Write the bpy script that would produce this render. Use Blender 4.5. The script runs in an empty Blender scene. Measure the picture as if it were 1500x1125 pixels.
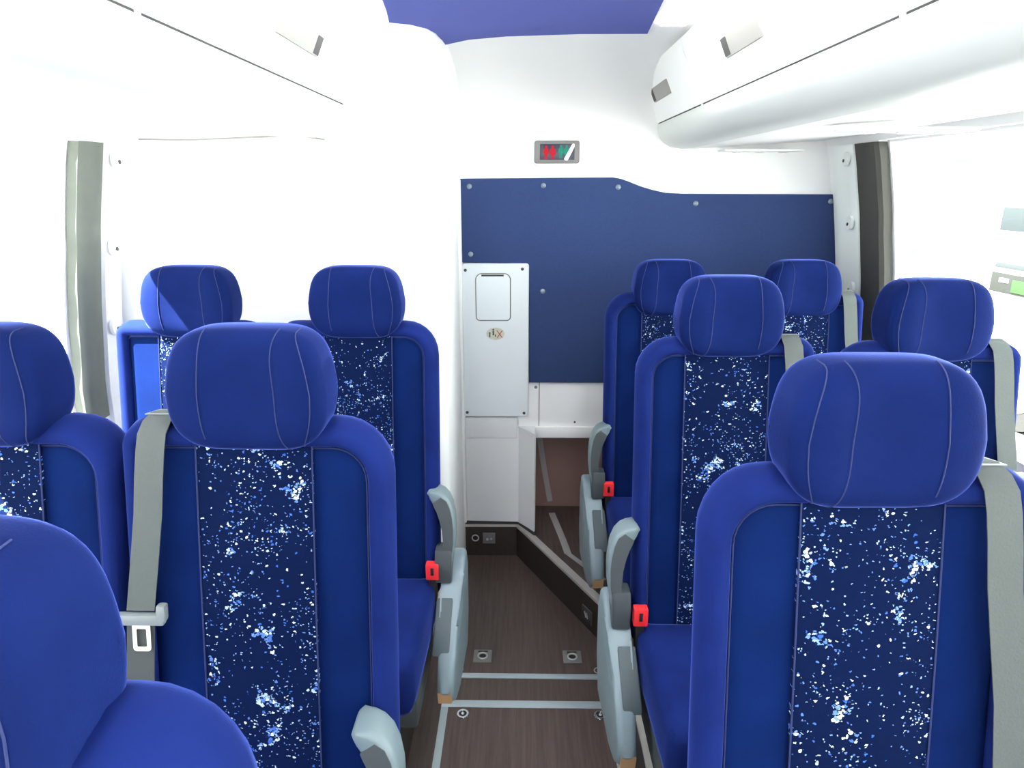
import bpy, bmesh, math, random
from mathutils import Vector, Matrix
random.seed(4)
C = bpy.context.scene
COL = C.collection
PI = math.pi

# ------------------------------------------------------------------ materials
def new_mat(name):
    m = bpy.data.materials.new(name); m.use_nodes = True
    nt = m.node_tree
    return m, nt, nt.nodes['Principled BSDF']

def plain(name, col, rough=.5, metal=0., noise=0., nscale=40., bump=0., spec=.5):
    m, nt, b = new_mat(name)
    b.inputs['Base Color'].default_value = (*col, 1)
    b.inputs['Roughness'].default_value = rough
    b.inputs['Metallic'].default_value = metal
    b.inputs['Specular IOR Level'].default_value = spec
    if noise or bump:
        tc = nt.nodes.new('ShaderNodeTexCoord')
        n = nt.nodes.new('ShaderNodeTexNoise'); n.inputs['Scale'].default_value = nscale
        n.inputs['Detail'].default_value = 4
        nt.links.new(tc.outputs['Object'], n.inputs['Vector'])
        if noise:
            r = nt.nodes.new('ShaderNodeMapRange')
            r.inputs['To Min'].default_value = 1 - noise; r.inputs['To Max'].default_value = 1 + noise
            nt.links.new(n.outputs['Fac'], r.inputs['Value'])
            mx = nt.nodes.new('ShaderNodeVectorMath'); mx.operation = 'SCALE'
            mx.inputs[0].default_value = col
            nt.links.new(r.outputs['Result'], mx.inputs['Scale'])
            nt.links.new(mx.outputs['Vector'], b.inputs['Base Color'])
        if bump:
            bp = nt.nodes.new('ShaderNodeBump'); bp.inputs['Strength'].default_value = bump
            bp.inputs['Distance'].default_value = .002
            nt.links.new(n.outputs['Fac'], bp.inputs['Height'])
            nt.links.new(bp.outputs['Normal'], b.inputs['Normal'])
    return m

def velvet(name, col, sheen, tint, nscale=9.):
    m = plain(name, col, .85, 0, .38, nscale, 0, .05)
    nt = m.node_tree; b = nt.nodes['Principled BSDF']
    b.inputs['Sheen Weight'].default_value = sheen
    b.inputs['Sheen Roughness'].default_value = .26
    b.inputs['Sheen Tint'].default_value = (*tint, 1)
    tc = nt.nodes.new('ShaderNodeTexCoord')
    n = nt.nodes.new('ShaderNodeTexNoise'); n.inputs['Scale'].default_value = 420; n.inputs['Detail'].default_value = 2
    nt.links.new(tc.outputs['Object'], n.inputs['Vector'])
    bp = nt.nodes.new('ShaderNodeBump'); bp.inputs['Strength'].default_value = .25; bp.inputs['Distance'].default_value = .001
    nt.links.new(n.outputs['Fac'], bp.inputs['Height']); nt.links.new(bp.outputs['Normal'], b.inputs['Normal'])
    return m

def pattern_cloth(name):
    m, nt, b = new_mat(name); L = nt.links.new; N = nt.nodes.new
    b.inputs['Roughness'].default_value = .85; b.inputs['Specular IOR Level'].default_value = .05
    tc = N('ShaderNodeTexCoord'); oi = N('ShaderNodeObjectInfo')
    off = N('ShaderNodeVectorMath'); off.operation = 'SCALE'; off.inputs[0].default_value = (7.3, 0, 5.1)
    L(oi.outputs['Random'], off.inputs['Scale'])
    ad = N('ShaderNodeVectorMath'); ad.operation = 'ADD'
    L(tc.outputs['Object'], ad.inputs[0]); L(off.outputs['Vector'], ad.inputs[1])
    wn = N('ShaderNodeTexNoise'); wn.inputs['Scale'].default_value = 230; wn.inputs['Detail'].default_value = 1
    L(ad.outputs['Vector'], wn.inputs['Vector'])
    ws = N('ShaderNodeVectorMath'); ws.operation = 'MULTIPLY_ADD'; ws.inputs[1].default_value = (.006, 0, .006)
    L(wn.outputs['Color'], ws.inputs[0]); L(ad.outputs['Vector'], ws.inputs[2])
    mp = N('ShaderNodeMapping'); mp.inputs['Scale'].default_value = (1, 0, 1)
    L(ws.outputs['Vector'], mp.inputs['Vector'])
    # where the small specks thin out
    rg = N('ShaderNodeTexNoise'); rg.inputs['Scale'].default_value = 11; rg.inputs['Detail'].default_value = 1
    L(mp.outputs['Vector'], rg.inputs['Vector'])
    rgr = N('ShaderNodeMapRange'); rgr.inputs['From Min'].default_value = .38; rgr.inputs['From Max'].default_value = .62
    rgr.inputs['To Max'].default_value = .30
    L(rg.outputs['Fac'], rgr.inputs['Value'])
    # flower-like clusters
    cl = N('ShaderNodeTexNoise'); cl.inputs['Scale'].default_value = 17; cl.inputs['Detail'].default_value = 3
    cl.inputs['Roughness'].default_value = .55; cl.inputs['Distortion'].default_value = .6
    L(mp.outputs['Vector'], cl.inputs['Vector'])
    cr = N('ShaderNodeMapRange'); cr.inputs['From Min'].default_value = .575; cr.inputs['From Max'].default_value = .66
    cr.interpolation_type = 'SMOOTHSTEP'
    L(cl.outputs['Fac'], cr.inputs['Value'])
    def dots(scale, sx, base, gain, keep):
        mp2 = N('ShaderNodeMapping'); mp2.inputs['Scale'].default_value = (sx, 0, 1)
        L(mp.outputs['Vector'], mp2.inputs['Vector'])
        v = N('ShaderNodeTexVoronoi'); v.inputs['Scale'].default_value = scale; v.voronoi_dimensions = '3D'
        L(mp2.outputs['Vector'], v.inputs['Vector'])
        th = N('ShaderNodeMath'); th.operation = 'MULTIPLY_ADD'
        L(cr.outputs['Result'], th.inputs[0]); th.inputs[1].default_value = gain; th.inputs[2].default_value = base
        lt = N('ShaderNodeMath'); lt.operation = 'LESS_THAN'
        L(v.outputs['Distance'], lt.inputs[0]); L(th.outputs[0], lt.inputs[1])
        sp = N('ShaderNodeSeparateColor'); L(v.outputs['Color'], sp.inputs[0])
        kp = N('ShaderNodeMath'); kp.operation = 'MULTIPLY_ADD'
        L(cr.outputs['Result'], kp.inputs[0]); kp.inputs[1].default_value = .62
        kq = N('ShaderNodeMath'); kq.operation = 'ADD'; kq.inputs[1].default_value = keep; L(rgr.outputs['Result'], kq.inputs[0]); L(kq.outputs[0], kp.inputs[2])
        k2 = N('ShaderNodeMath'); k2.operation = 'LESS_THAN'
        L(sp.outputs[0], k2.inputs[0]); L(kp.outputs[0], k2.inputs[1])
        mu = N('ShaderNodeMath'); mu.operation = 'MULTIPLY'
        L(lt.outputs[0], mu.inputs[0]); L(k2.outputs[0], mu.inputs[1])
        return mu, sp
    d1, s1 = dots(170, .72, .27, .17, .07)
    d2, s2 = dots(300, .75, .30, .2, .05)
    mx = N('ShaderNodeMath'); mx.operation = 'MAXIMUM'; L(d1.outputs[0], mx.inputs[0]); L(d2.outputs[0], mx.inputs[1])
    ramp = N('ShaderNodeValToRGB')
    e = ramp.color_ramp.elements
    e[0].position = 0; e[0].color = (.030, .10, .42, 1); e[1].position = 1; e[1].color = (.62, .70, .74, 1)
    x = ramp.color_ramp.elements.new(.55); x.color = (.20, .34, .62, 1)
    L(s1.outputs[1], ramp.inputs['Fac'])
    fin = N('ShaderNodeMixRGB'); L(mx.outputs[0], fin.inputs['Fac'])
    fin.inputs['Color1'].default_value = (.0018, .0066, .037, 1)
    L(ramp.outputs['Color'], fin.inputs['Color2'])
    L(fin.outputs['Color'], b.inputs['Base Color'])
    b.inputs['Sheen Weight'].default_value = .03; b.inputs['Sheen Tint'].default_value = (.2, .35, 1, 1)
    return m

def lino(name, c1, c2, rough=.45):
    m, nt, b = new_mat(name); L = nt.links.new; N = nt.nodes.new
    tc = N('ShaderNodeTexCoord'); mp = N('ShaderNodeMapping'); mp.inputs['Scale'].default_value = (55, 2.2, 55)
    L(tc.outputs['Object'], mp.inputs['Vector'])
    n = N('ShaderNodeTexNoise'); n.inputs['Scale'].default_value = 1.6; n.inputs['Detail'].default_value = 7
    n.inputs['Roughness'].default_value = .65
    L(mp.outputs['Vector'], n.inputs['Vector'])
    r = N('ShaderNodeValToRGB'); r.color_ramp.elements[0].position = .3; r.color_ramp.elements[1].position = .72
    r.color_ramp.elements[0].color = (*c1, 1); r.color_ramp.elements[1].color = (*c2, 1)
    L(n.outputs['Fac'], r.inputs['Fac']); L(r.outputs['Color'], b.inputs['Base Color'])
    b.inputs['Roughness'].default_value = rough
    return m

def emit(name, col, s):
    m = bpy.data.materials.new(name); m.use_nodes = True; nt = m.node_tree
    nt.nodes.remove(nt.nodes['Principled BSDF'])
    e = nt.nodes.new('ShaderNodeEmission'); e.inputs[0].default_value = (*col, 1); e.inputs[1].default_value = s
    nt.links.new(e.outputs[0], nt.nodes['Material Output'].inputs[0])
    return m

def glass(name):
    m = bpy.data.materials.new(name); m.use_nodes = True; nt = m.node_tree
    nt.nodes.remove(nt.nodes['Principled BSDF'])
    t = nt.nodes.new('ShaderNodeBsdfTransparent'); t.inputs[0].default_value = (.97, .99, .98, 1)
    g = nt.nodes.new('ShaderNodeBsdfGlossy'); g.inputs['Roughness'].default_value = .02
    mx = nt.nodes.new('ShaderNodeMixShader'); mx.inputs[0].default_value = .05
    nt.links.new(t.outputs[0], mx.inputs[1]); nt.links.new(g.outputs[0], mx.inputs[2])
    nt.links.new(mx.outputs[0], nt.nodes['Material Output'].inputs[0])
    return m

M = {}
M['velvet'] = velvet('blue_velvet', (.0024, .0118, .076), .08, (.16, .32, 1.0))
M['velvet_light'] = velvet('blue_velvet_bolster', (.0068, .0160, .108), .55, (.17, .27, 1.0))  # same cloth as the backrest; light caught at its angle put into colour
M['velvet_head'] = velvet('blue_velvet_headrest', (.0044, .0120, .078), .85, (.18, .27, 1.0))
M['stitch'] = plain('stitching', (.008, .019, .098), .8)
M['pattern'] = pattern_cloth('speckled_cloth')
M['wall'] = plain('white_wall', (.87, .88, .88), .5, 0, .015, 3)
M['wall_low'] = plain('white_laminate', (.72, .74, .75), .5, 0, .03, 5)
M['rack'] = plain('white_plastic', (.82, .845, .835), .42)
M['rack_low'] = plain('grey_white_plastic', (.60, .635, .61), .42)  # rack plastic with the shade on the nose put into its colour
M['groove'] = plain('dark_groove', (.05, .05, .052), .7)
M['recess'] = plain('recess_grey', (.30, .30, .28), .6)
M['ceil_cloth'] = plain('ceiling_cloth', (.105, .13, .40), .95, 0, .12, 250, .3, .1)
M['panel_cloth'] = plain('panel_cloth', (.034, .058, .155), .95, 0, .15, 250, .3, .1)
M['arm'] = plain('grey_armrest', (.19, .255, .285), .38, 0, .05, 20)
M['arm_rest'] = plain('armrest_plastic', (.15, .20, .22), .38, 0, .05, 20)
M['arm_mid'] = plain('armrest_liner_plastic', (.058, .07, .074), .5)  # armrest plastic darkened; the shade of its front is in this colour
M['arm_dark'] = plain('dark_grey_plastic', (.05, .062, .068), .45)
M['arm_pad'] = plain('slate_pad', (.055, .078, .09), .5)
M['tan'] = plain('tan_edge', (.55, .34, .17), .6)
M['red'] = plain('red_plastic', (.85, .03, .035), .35)
M['black'] = plain('black_plastic', (.012, .012, .013), .5)
M['belt'] = plain('grey_webbing', (.072, .086, .083), .75, 0, .06, 300, .3)
M['belt_dark'] = plain('dark_webbing', (.05, .058, .055), .8)  # belt webbing darkened; shade below the tongue put into its colour
M['tongue'] = plain('tongue_plastic', (.17, .195, .20), .4)
M['metal'] = plain('satin_steel', (.72, .74, .74), .3, .85)
M['chrome'] = plain('chrome', (.8, .82, .82), .15, 1)
M['alu'] = plain('anodised_trim', (.47, .56, .60), .38, .35, .05, 30)
M['trim'] = plain('worn_trim', (.52, .50, .47), .4, .3, .08, 30)
M['floor'] = lino('brown_lino', (.052, .037, .031), (.112, .080, .068))
M['riser'] = lino('dark_riser', (.020, .0145, .0125), (.036, .027, .023), .5)
M['hatch'] = lino('brown_hatch_lino', (.056, .038, .034), (.125, .085, .073))
M['brown'] = plain('brown_laminate', (.27, .165, .145), .38, 0, .06, 8)
M['plate'] = plain('dull_plate', (.24, .235, .225), .4, .3)
M['strip'] = plain('grey_strip', (.38, .365, .36), .5)  # colour of the painted light streak in the recess
M['rubber'] = plain('black_rubber', (.02, .021, .02), .6)
M['pillar_cloth'] = plain('olive_grey_cloth', (.12, .135, .115), .8, 0, .14, 14, .2)
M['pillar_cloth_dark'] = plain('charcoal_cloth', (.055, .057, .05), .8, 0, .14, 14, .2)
M['post'] = plain('grey_post', (.80, .85, .83), .4)
M['screw'] = plain('button_screw', (.20, .25, .30), .35, .5)
M['screw_dark'] = plain('dark_screw', (.06, .065, .07), .4, .4)
M['locker'] = plain('white_enamel', (.72, .78, .80), .35, .0, .03, 6)
M['hatchlid'] = plain('hatch_lid', (.74, .81, .83), .25)
M['sticker'] = plain('sticker_cream', (.55, .56, .46), .6)
M['ink'] = plain('sticker_ink', (.05, .09, .06), .6)
M['ink_red'] = plain('sticker_red', (.45, .08, .08), .6)
M['frame_grey'] = plain('sign_frame', (.17, .165, .165), .45)
M['screen'] = plain('sign_screen', (.018, .02, .05), .3)
M['sign_red'] = emit('sign_red', (1, .05, .08), .27)
M['sign_green'] = emit('sign_green', (.08, .62, .45), .22)
M['tape'] = plain('white_tape', (.9, .9, .92), .5)  # white of the sign's painted glare and of the coach mark
M['glass'] = glass('window_glass')
M['lamp'] = emit('lamp', (1, .98, .95), 9.0)
M['ground'] = plain('pale_concrete', (.20, .197, .19), .9, 0, .08, .6)
M['coach'] = plain('coach_white', (.85, .86, .86), .4)
M['coach_glass'] = plain('coach_window', (.030, .037, .039), .6, spec=.1)
M['coach_grey'] = plain('coach_grey', (.036, .042, .044), .6, spec=.1)
M['coach_dark'] = plain('coach_sign', (.023, .025, .023), .6, spec=.1)
M['coach_green'] = plain('coach_green', (.025, .065, .02), .6, spec=.1)
M['coach_pale'] = plain('coach_cyan', (.052, .064, .066), .6, spec=.1)

# ------------------------------------------------------------------ mesh helpers
def obj(name, bm, mat, parent=None, smooth=True, angle=40):
    bmesh.ops.recalc_face_normals(bm, faces=bm.faces[:])
    me = bpy.data.meshes.new(name); bm.to_mesh(me); bm.free()
    o = bpy.data.objects.new(name, me); COL.objects.link(o)
    for mm in (mat if isinstance(mat, (list, tuple)) else [mat]): me.materials.append(M[mm])
    if smooth:
        me.shade_smooth()
        me.set_sharp_from_angle(angle=math.radians(angle))
    if parent: o.parent = parent
    return o

def struct(name, bm, mat, smooth=True, parent=None):
    o = obj(name, bm, mat, parent, smooth)
    if not parent: o['kind'] = 'structure'
    return o

def tag(o, label, cat, group=None):
    o['label'] = label; o['category'] = cat
    if group: o['group'] = group
    return o

def thing(name, label, cat, loc=(0, 0, 0), group=None):
    o = bpy.data.objects.new(name, None); COL.objects.link(o); o.location = loc
    o.empty_display_size = .1
    return tag(o, label, cat, group)

def box(bm, x0, x1, y0, y1, z0, z1, bev=0., seg=2, mi=0):
    vs = [bm.verts.new((x, y, z)) for z in (z0, z1) for y in (y0, y1) for x in (x0, x1)]
    fs = [bm.faces.new([vs[i] for i in q]) for q in ((0, 1, 3, 2), (4, 6, 7, 5), (0, 4, 5, 1), (2, 3, 7, 6), (0, 2, 6, 4), (1, 5, 7, 3))]
    for f in fs: f.material_index = mi
    if bev:
        es = {e for f in fs for e in f.edges}
        bmesh.ops.bevel(bm, geom=list(es), offset=bev, segments=seg, affect='EDGES', profile=.6)
    return vs

def bx(*a, **k):
    bm = bmesh.new(); box(bm, *a, **k); return bm

def loft(bm, rings, close=True, caps=True, mi=0):
    R = [[bm.verts.new(p) for p in r] for r in rings]
    n = len(rings[0])
    for a, b in zip(R, R[1:]):
        for i in range(n if close else n - 1):
            j = (i + 1) % n
            f = bm.faces.new((a[i], a[j], b[j], b[i])); f.material_index = mi
    if caps:
        f = bm.faces.new(R[0][::-1]); f.material_index = mi
        f = bm.faces.new(R[-1]); f.material_index = mi
    return R

def tube(bm, pts, r, n=8, mi=0, close=False):
    pts = [Vector(p) for p in pts]; rings = []
    up = None
    for i, p in enumerate(pts):
        t = (pts[min(i + 1, len(pts) - 1)] - pts[max(i - 1, 0)]).normalized()
        if up is None:
            up = t.orthogonal().normalized()
        up = (up - t * up.dot(t)).normalized(); s = t.cross(up)
        rings.append([p + (up * math.cos(a) + s * math.sin(a)) * r for a in (2 * PI * k / n for k in range(n))])
    loft(bm, rings, True, True, mi)

def extrude_poly(bm, poly, axis, a, b, bev=0., seg=2, mi=0):
    """poly: 2-D points; axis 'x' -> (y,z), 'y' -> (x,z), 'z' -> (x,y)"""
    def P(p, h):
        return {'x': (h, p[0], p[1]), 'y': (p[0], h, p[1]), 'z': (p[0], p[1], h)}[axis]
    A = [bm.verts.new(P(p, a)) for p in poly]; B = [bm.verts.new(P(p, b)) for p in poly]
    n = len(poly); fs = [bm.faces.new(A[::-1]), bm.faces.new(B)]
    for i in range(n):
        fs.append(bm.faces.new((A[i], A[(i + 1) % n], B[(i + 1) % n], B[i])))
    for f in fs: f.material_index = mi
    if bev:
        es = {e for f in fs[:2] for e in f.edges}
        bmesh.ops.bevel(bm, geom=list(es), offset=bev, segments=seg, affect='EDGES', profile=.6)

def rrect(x0, x1, z0, z1, radii, n=7):
    """rounded rectangle outline; radii order: (x1,z1),(x0,z1),(x0,z0),(x1,z0)"""
    out = []
    for (cx, cz, sx, sz, a0), r in zip(((x1, z1, -1, -1, 0), (x0, z1, 1, -1, 90), (x0, z0, 1, 1, 180), (x1, z0, -1, 1, 270)), radii):
        for k in range(n + 1):
            a = math.radians(a0 + 90 * k / n)
            out.append((cx + sx * r + r * math.cos(a), cz + sz * r + r * math.sin(a)))
    return out

def disc(bm, c, r, axis, th, n=20, mi=0, bulge=0.):
    rings = []
    def P(a, rr, h):
        u, v = rr * math.cos(a), rr * math.sin(a)
        return {'y': (c[0] + u, c[1] + h, c[2] + v), 'z': (c[0] + u, c[1] + v, c[2] + h), 'x': (c[0] + h, c[1] + u, c[2] + v)}[axis]
    for rr, h in ((r, 0), (r, th), (r * .7, th + bulge * .7), (r * .05, th + bulge)):
        rings.append([P(2 * PI * k / n, rr, h) for k in range(n)])
    loft(bm, rings, True, True, mi)

def ring(bm, c, r0, r1, axis, th, n=24, mi=0):
    rm = (r0 + r1) / 2; rw = (r1 - r0) / 2; rings = []
    V = []
    for k in range(n):
        a = 2 * PI * k / n; row = []
        for j in range(8):
            b = 2 * PI * j / 8
            rr = rm + rw * math.cos(b); h = th * .5 + th * .5 * math.sin(b)
            u, v = rr * math.cos(a), rr * math.sin(a)
            row.append(bm.verts.new({'y': (c[0] + u, c[1] + h, c[2] + v), 'z': (c[0] + u, c[1] + v, c[2] + h), 'x': (c[0] + h, c[1] + u, c[2] + v)}[axis]))
        V.append(row)
    for k in range(n):
        for j in range(8):
            f = bm.faces.new((V[k][j], V[(k + 1) % n][j], V[(k + 1) % n][(j + 1) % 8], V[k][(j + 1) % 8])); f.material_index = mi

def spow(v, e): return math.copysign(abs(v) ** e, v)

# ------------------------------------------------------------------ the coach body
def half(z):
    P = [(-.2, 1.33), (.6, 1.345), (1.0, 1.345), (1.1, 1.34), (1.35, 1.31), (1.6, 1.27), (1.83, 1.222), (1.9, 1.19), (2.0, 1.1), (2.1, .95)]
    for (a, xa), (b, xb) in zip(P, P[1:]):
        if z <= b: return xa + (xb - xa) * (z - a) / (b - a)
    return P[-1][1]

Y_FRONT, Y_BACK = -3.6, 2.9
Z_SILL, Z_HEAD = .98, 1.845

def wall_strip(bm, s, y0, y1, zs, th=.05, mi=0):
    rings = []
    for y in (y0, y1):
        rings.append([(s * half(z), y, z) for z in zs] + [(s * (half(z) + th), y, z) for z in reversed(zs)])
    loft(bm, rings, True, True, mi)

def frange(a, b, n): return [a + (b - a) * i / n for i in range(n + 1)]

for s, nm, bays, yend in ((-1, 'left', [(-3.5, -2.0), (-1.87, -.2), (-.07, 1.980)], 2.95), (1, 'right', [(-3.5, -1.62), (-1.47, .5), (.63, 2.488)], 3.15)):
    bm = bmesh.new()
    wall_strip(bm, s, Y_FRONT, yend, frange(-.05, Z_SILL, 5))
    wall_strip(bm, s, Y_FRONT, yend, frange(Z_HEAD, 2.1, 6))
    edges = [Y_FRONT] + [v for b in bays for v in b] + [yend]
    for a, b in zip(edges[::2], edges[1::2]):
        wall_strip(bm, s, a, b, frange(Z_SILL, Z_HEAD, 8))
    struct('wall_' + nm, bm, 'wall')
    for k, (a, b) in enumerate(bays):
        n = k + 1 + (3 if s > 0 else 0)
        # rubber frame with the pane inside it
        bm = bmesh.new()
        zs = frange(Z_SILL, Z_HEAD, 8)
        for (ya, yb) in ((a, a + .018), (b - .018, b)):
            loft(bm, [[(s * (half(z) + o), y, z) for z in zs] + [(s * (half(z) + o + .012), y, z) for z in reversed(zs)] for y, o in ((ya, .03), (yb, .03))])
        for z0, z1 in ((Z_SILL, Z_SILL + .012), (Z_HEAD - .008, Z_HEAD)):
            loft(bm, [[(s * (half(z0) + .03), y, z0), (s * (half(z0) + .042), y, z0), (s * (half(z1) + .042), y, z1), (s * (half(z1) + .03), y, z1)] for y in (a, b)])
        w = struct('window_%d' % n, bm, 'wall')
        bm = bmesh.new()
        loft(bm, [[(s * (half(z) + .036), y, z) for z in zs] + [(s * (half(z) + .040), y, z) for z in reversed(zs)] for y in (a + .005, b - .005)])
        obj('pane', bm, 'glass', w)

# dark pillar covers and the pale posts beside them, with their little brackets
def cover(s, y0, y1, z0, z1, mat, n):
    bm = bmesh.new(); rings = []
    zs = frange(z0, z1, 14)
    for k, z in enumerate(zs):
        w = .0012 * math.sin(k * 2.3) + .0008 * math.sin(k * 5.1)
        x = half(z)
        rings.append([(s * (x - .004), y0 + w, z), (s * (x - .016), y0 + .012 + w, z), (s * (x - .02), (y0 + y1) / 2, z), (s * (x - .016), y1 - .012, z), (s * (x - .004), y1, z), (s * (x + .01), y1, z), (s * (x + .026), y0 + w, z)])
    loft(bm, rings)
    return struct('trim_%d' % n, bm, mat)
cover(-1, 1.972, 2.082, .985, 1.815, 'pillar_cloth', 1)
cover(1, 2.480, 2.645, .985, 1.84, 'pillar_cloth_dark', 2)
bm = bmesh.new(); rings = []
for z in frange(.9, 1.84, 12):
    x = half(z)
    rings.append([(x + .002, 2.65, z), (x - .012, 2.655, z), (x - .022, 2.69, z), (x - .022, 2.74, z), (x - .03, 2.76, z), (x - .03, 2.80, z), (x - .012, 2.82, z), (x + .002, 2.825, z)])
loft(bm, rings)
post_r = struct('trim_3', bm, 'post')
bm = bmesh.new(); rings = []
for z in frange(.9, 1.83, 12):
    x = half(z)
    rings.append([(-x - .002, 2.09, z), (-x + .014, 2.095, z), (-x + .02, 2.12, z), (-x + .02, 2.17, z), (-x + .01, 2.19, z), (-x - .002, 2.195, z)])
loft(bm, rings)
post_l = struct('trim_4', bm, 'wall')
for s, post, y, zz in ((1, post_r, 2.685, (1.79, 1.56, 1.31)), (-1, post_l, 2.115, (1.77, 1.515, 1.265))):
    for z in zz:
        bm = bmesh.new(); x = half(z) - .022
        rings = []
        for h in (0, .012):
            rings.append([(s * (x - h), y + .022 * math.cos(a) * (1 if math.cos(a) > 0 else .9), z + .026 * math.sin(a)) for a in (2 * PI * k / 16 for k in range(16))])
        loft(bm, rings)
        br = obj('bracket', bm, 'post' if s > 0 else 'wall', post)
        bm = bmesh.new(); disc(bm, (s * (x - .0115), y + .006, z - .006), .006, 'x', -s * .003, 12)
        obj('screw', bm, 'screw_dark', br)

# front end with the windscreen opening
bm = bmesh.new()
box(bm, -1.4, 1.4, Y_FRONT - .05, Y_FRONT, -.05, .75)
box(bm, -1.4, 1.4, Y_FRONT - .05, Y_FRONT, 1.95, 2.25)
for s in (-1, 1): box(bm, min(s * 1.2, s * 1.4), max(s * 1.2, s * 1.4), Y_FRONT - .05, Y_FRONT, .75, 1.95)
struct('wall_front', bm, 'wall')

# floor, platforms
bm = bmesh.new(); box(bm, -1.36, 1.36, Y_FRONT, 3.0, -.06, 0)
struct('floor', bm, 'floor')
bm = bmesh.new()
extrude_poly(bm, [(.36, Y_FRONT), (1.36, Y_FRONT), (1.36, 3.1), (-.03, 3.1), (-.03, 2.925), (-.27, 2.925), (-.27, 2.905), (-.016, 2.907), (.325, 2.25), (.36, 2.1)], 'z', 0, .16)
struct('floor_right', bm, 'floor', False)
bm = bmesh.new(); box(bm, -1.36, -.35, Y_FRONT, 2.2, 0, .16)
struct('floor_left', bm, 'floor', False)
# dark riser skin below the metal edge
def wallseg(bm, path, z0, z1, th):
    L = []
    for i, p in enumerate(path):
        a = Vector(path[max(i - 1, 0)]); b = Vector(path[min(i + 1, len(path) - 1)])
        t = (b - a).normalized(); nrm = Vector((-t.y, t.x))
        L.append((Vector(p), nrm))
    rings = [[(p.x, p.y, z0), (p.x - n.x * th, p.y - n.y * th, z0), (p.x - n.x * th, p.y - n.y * th, z1), (p.x, p.y, z1)] for p, n in L]
    loft(bm, rings)
edge = [(-.27, 2.903), (-.016, 2.903), (.323, 2.25), (.358, 2.1), (.358, -3.5)]
bm = bmesh.new(); wallseg(bm, edge, 0.0, .15, .006); riser = struct('baseboard_back', bm, 'riser', False)
bm = bmesh.new(); wallseg(bm, edge, .152, .163, .010)
rings = []
for i, p in enumerate(edge):
    a = Vector(edge[max(i - 1, 0)]); b = Vector(edge[min(i + 1, len(edge) - 1)]); t = (b - a).normalized(); n = Vector((-t.y, t.x)); q = Vector(p)
    rings.append([(q.x - n.x * .008, q.y - n.y * .008, .158), (q.x - n.x * .008, q.y - n.y * .008, .164), (q.x + n.x * .022, q.y + n.y * .022, .165), (q.x + n.x * .022, q.y + n.y * .022, .158)])
loft(bm, rings)
struct('trim_5', bm, 'trim', False)
bm = bmesh.new(); box(bm, -.352, -.344, Y_FRONT, 2.2, .0, .163)
struct('baseboard_left', bm, 'riser', False)

# toilet cubicle standing at the rear left
bm = bmesh.new()
pl = [(-1.34, 2.2)] + [(-.252 - .05 + .05 * math.sin(a), 2.25 - .05 * math.cos(a)) for a in frange(0, PI / 2, 6)] + [(-.262, 2.93), (-1.34, 2.93)]
extrude_poly(bm, pl, 'z', 0, 2.02)
# corner post with a slim standing lip
struct('wall_cubicle', bm, 'wall')
bm = bmesh.new()
def hood_ring(f, o, z):
    return [(-1.2, 2.2 - f, z), (-.7, 2.2 - f, z), (-.42, 2.2 - f, z)] + [(-.252 - .07 + (.07 + o) * math.sin(a), 2.27 - (.07 + f) * math.cos(a), z) for a in frange(0, PI / 2, 8)] + [(-.252 + o, 2.9, z), (-1.2, 2.9, z)]
loft(bm, [hood_ring(-.002, -.002, 2.012), hood_ring(.008, .004, 2.016), hood_ring(.02, .008, 2.026), hood_ring(.06, .012, 2.045), hood_ring(.11, .014, 2.07), hood_ring(.16, .015, 2.09), hood_ring(.2, .016, 2.118)])
struct('trim_6', bm, 'wall')
bm = bmesh.new()
box(bm, -.600, -.596, 2.1965, 2.2005, .2, 1.82)           # door joint on the cubicle front
box(bm, -.634, -.632, 2.197, 2.2005, 1.70, 1.83)
struct('trim_7', bm, 'wall_low', False)
bm = bmesh.new()
tube(bm, [(-1.17, 2.19, 1.832), (-1.02, 2.19, 1.829), (-.9, 2.19, 1.834), (-.68, 2.19, 1.842), (-.6, 2.19, 1.83)], .0025, 6)
struct('trim_8', bm, 'recess')
bm = bmesh.new(); box(bm, -.262, -.250, 2.84, 2.905, .20, 1.72, .004); struct('trim_9', bm, 'wall')

# rear wall: flat part, coved top, step ledge, leg recess
bm = bmesh.new()
prof = [(2.9, .64), (2.9, 1.72)] + [(2.9 - .62 * (1 - math.cos(a)), 1.90 + .22 * math.sin(a)) for a in frange(0, PI / 2, 10)] + [(2.1, 2.125)]
rings = [[(x, y, z) for y, z in prof] + [(x, y + .06, z + .03) for y, z in reversed(prof)] for x in (-.262, .56)]
loft(bm, rings)
box(bm, .56, 1.40, 2.9, 2.96, .64, 2.1)
box(bm, .05, 1.40, 2.885, 3.15, .603, .655, .005)
box(bm, -1.36, 1.40, 3.16, 3.2, -.05, 2.2)          # unseen outer rear wall, added to stop light leaks
box(bm, .05, .064, 2.895, 3.12, .165, .62)
box(bm, .42, 1.4, 2.9, 3.15, .1, .61)
struct('wall_back', bm, 'wall')
bm = bmesh.new(); box(bm, .0, .60, 3.105, 3.15, .1, .70); struct('wall_recess', bm, 'brown', False)
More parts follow.
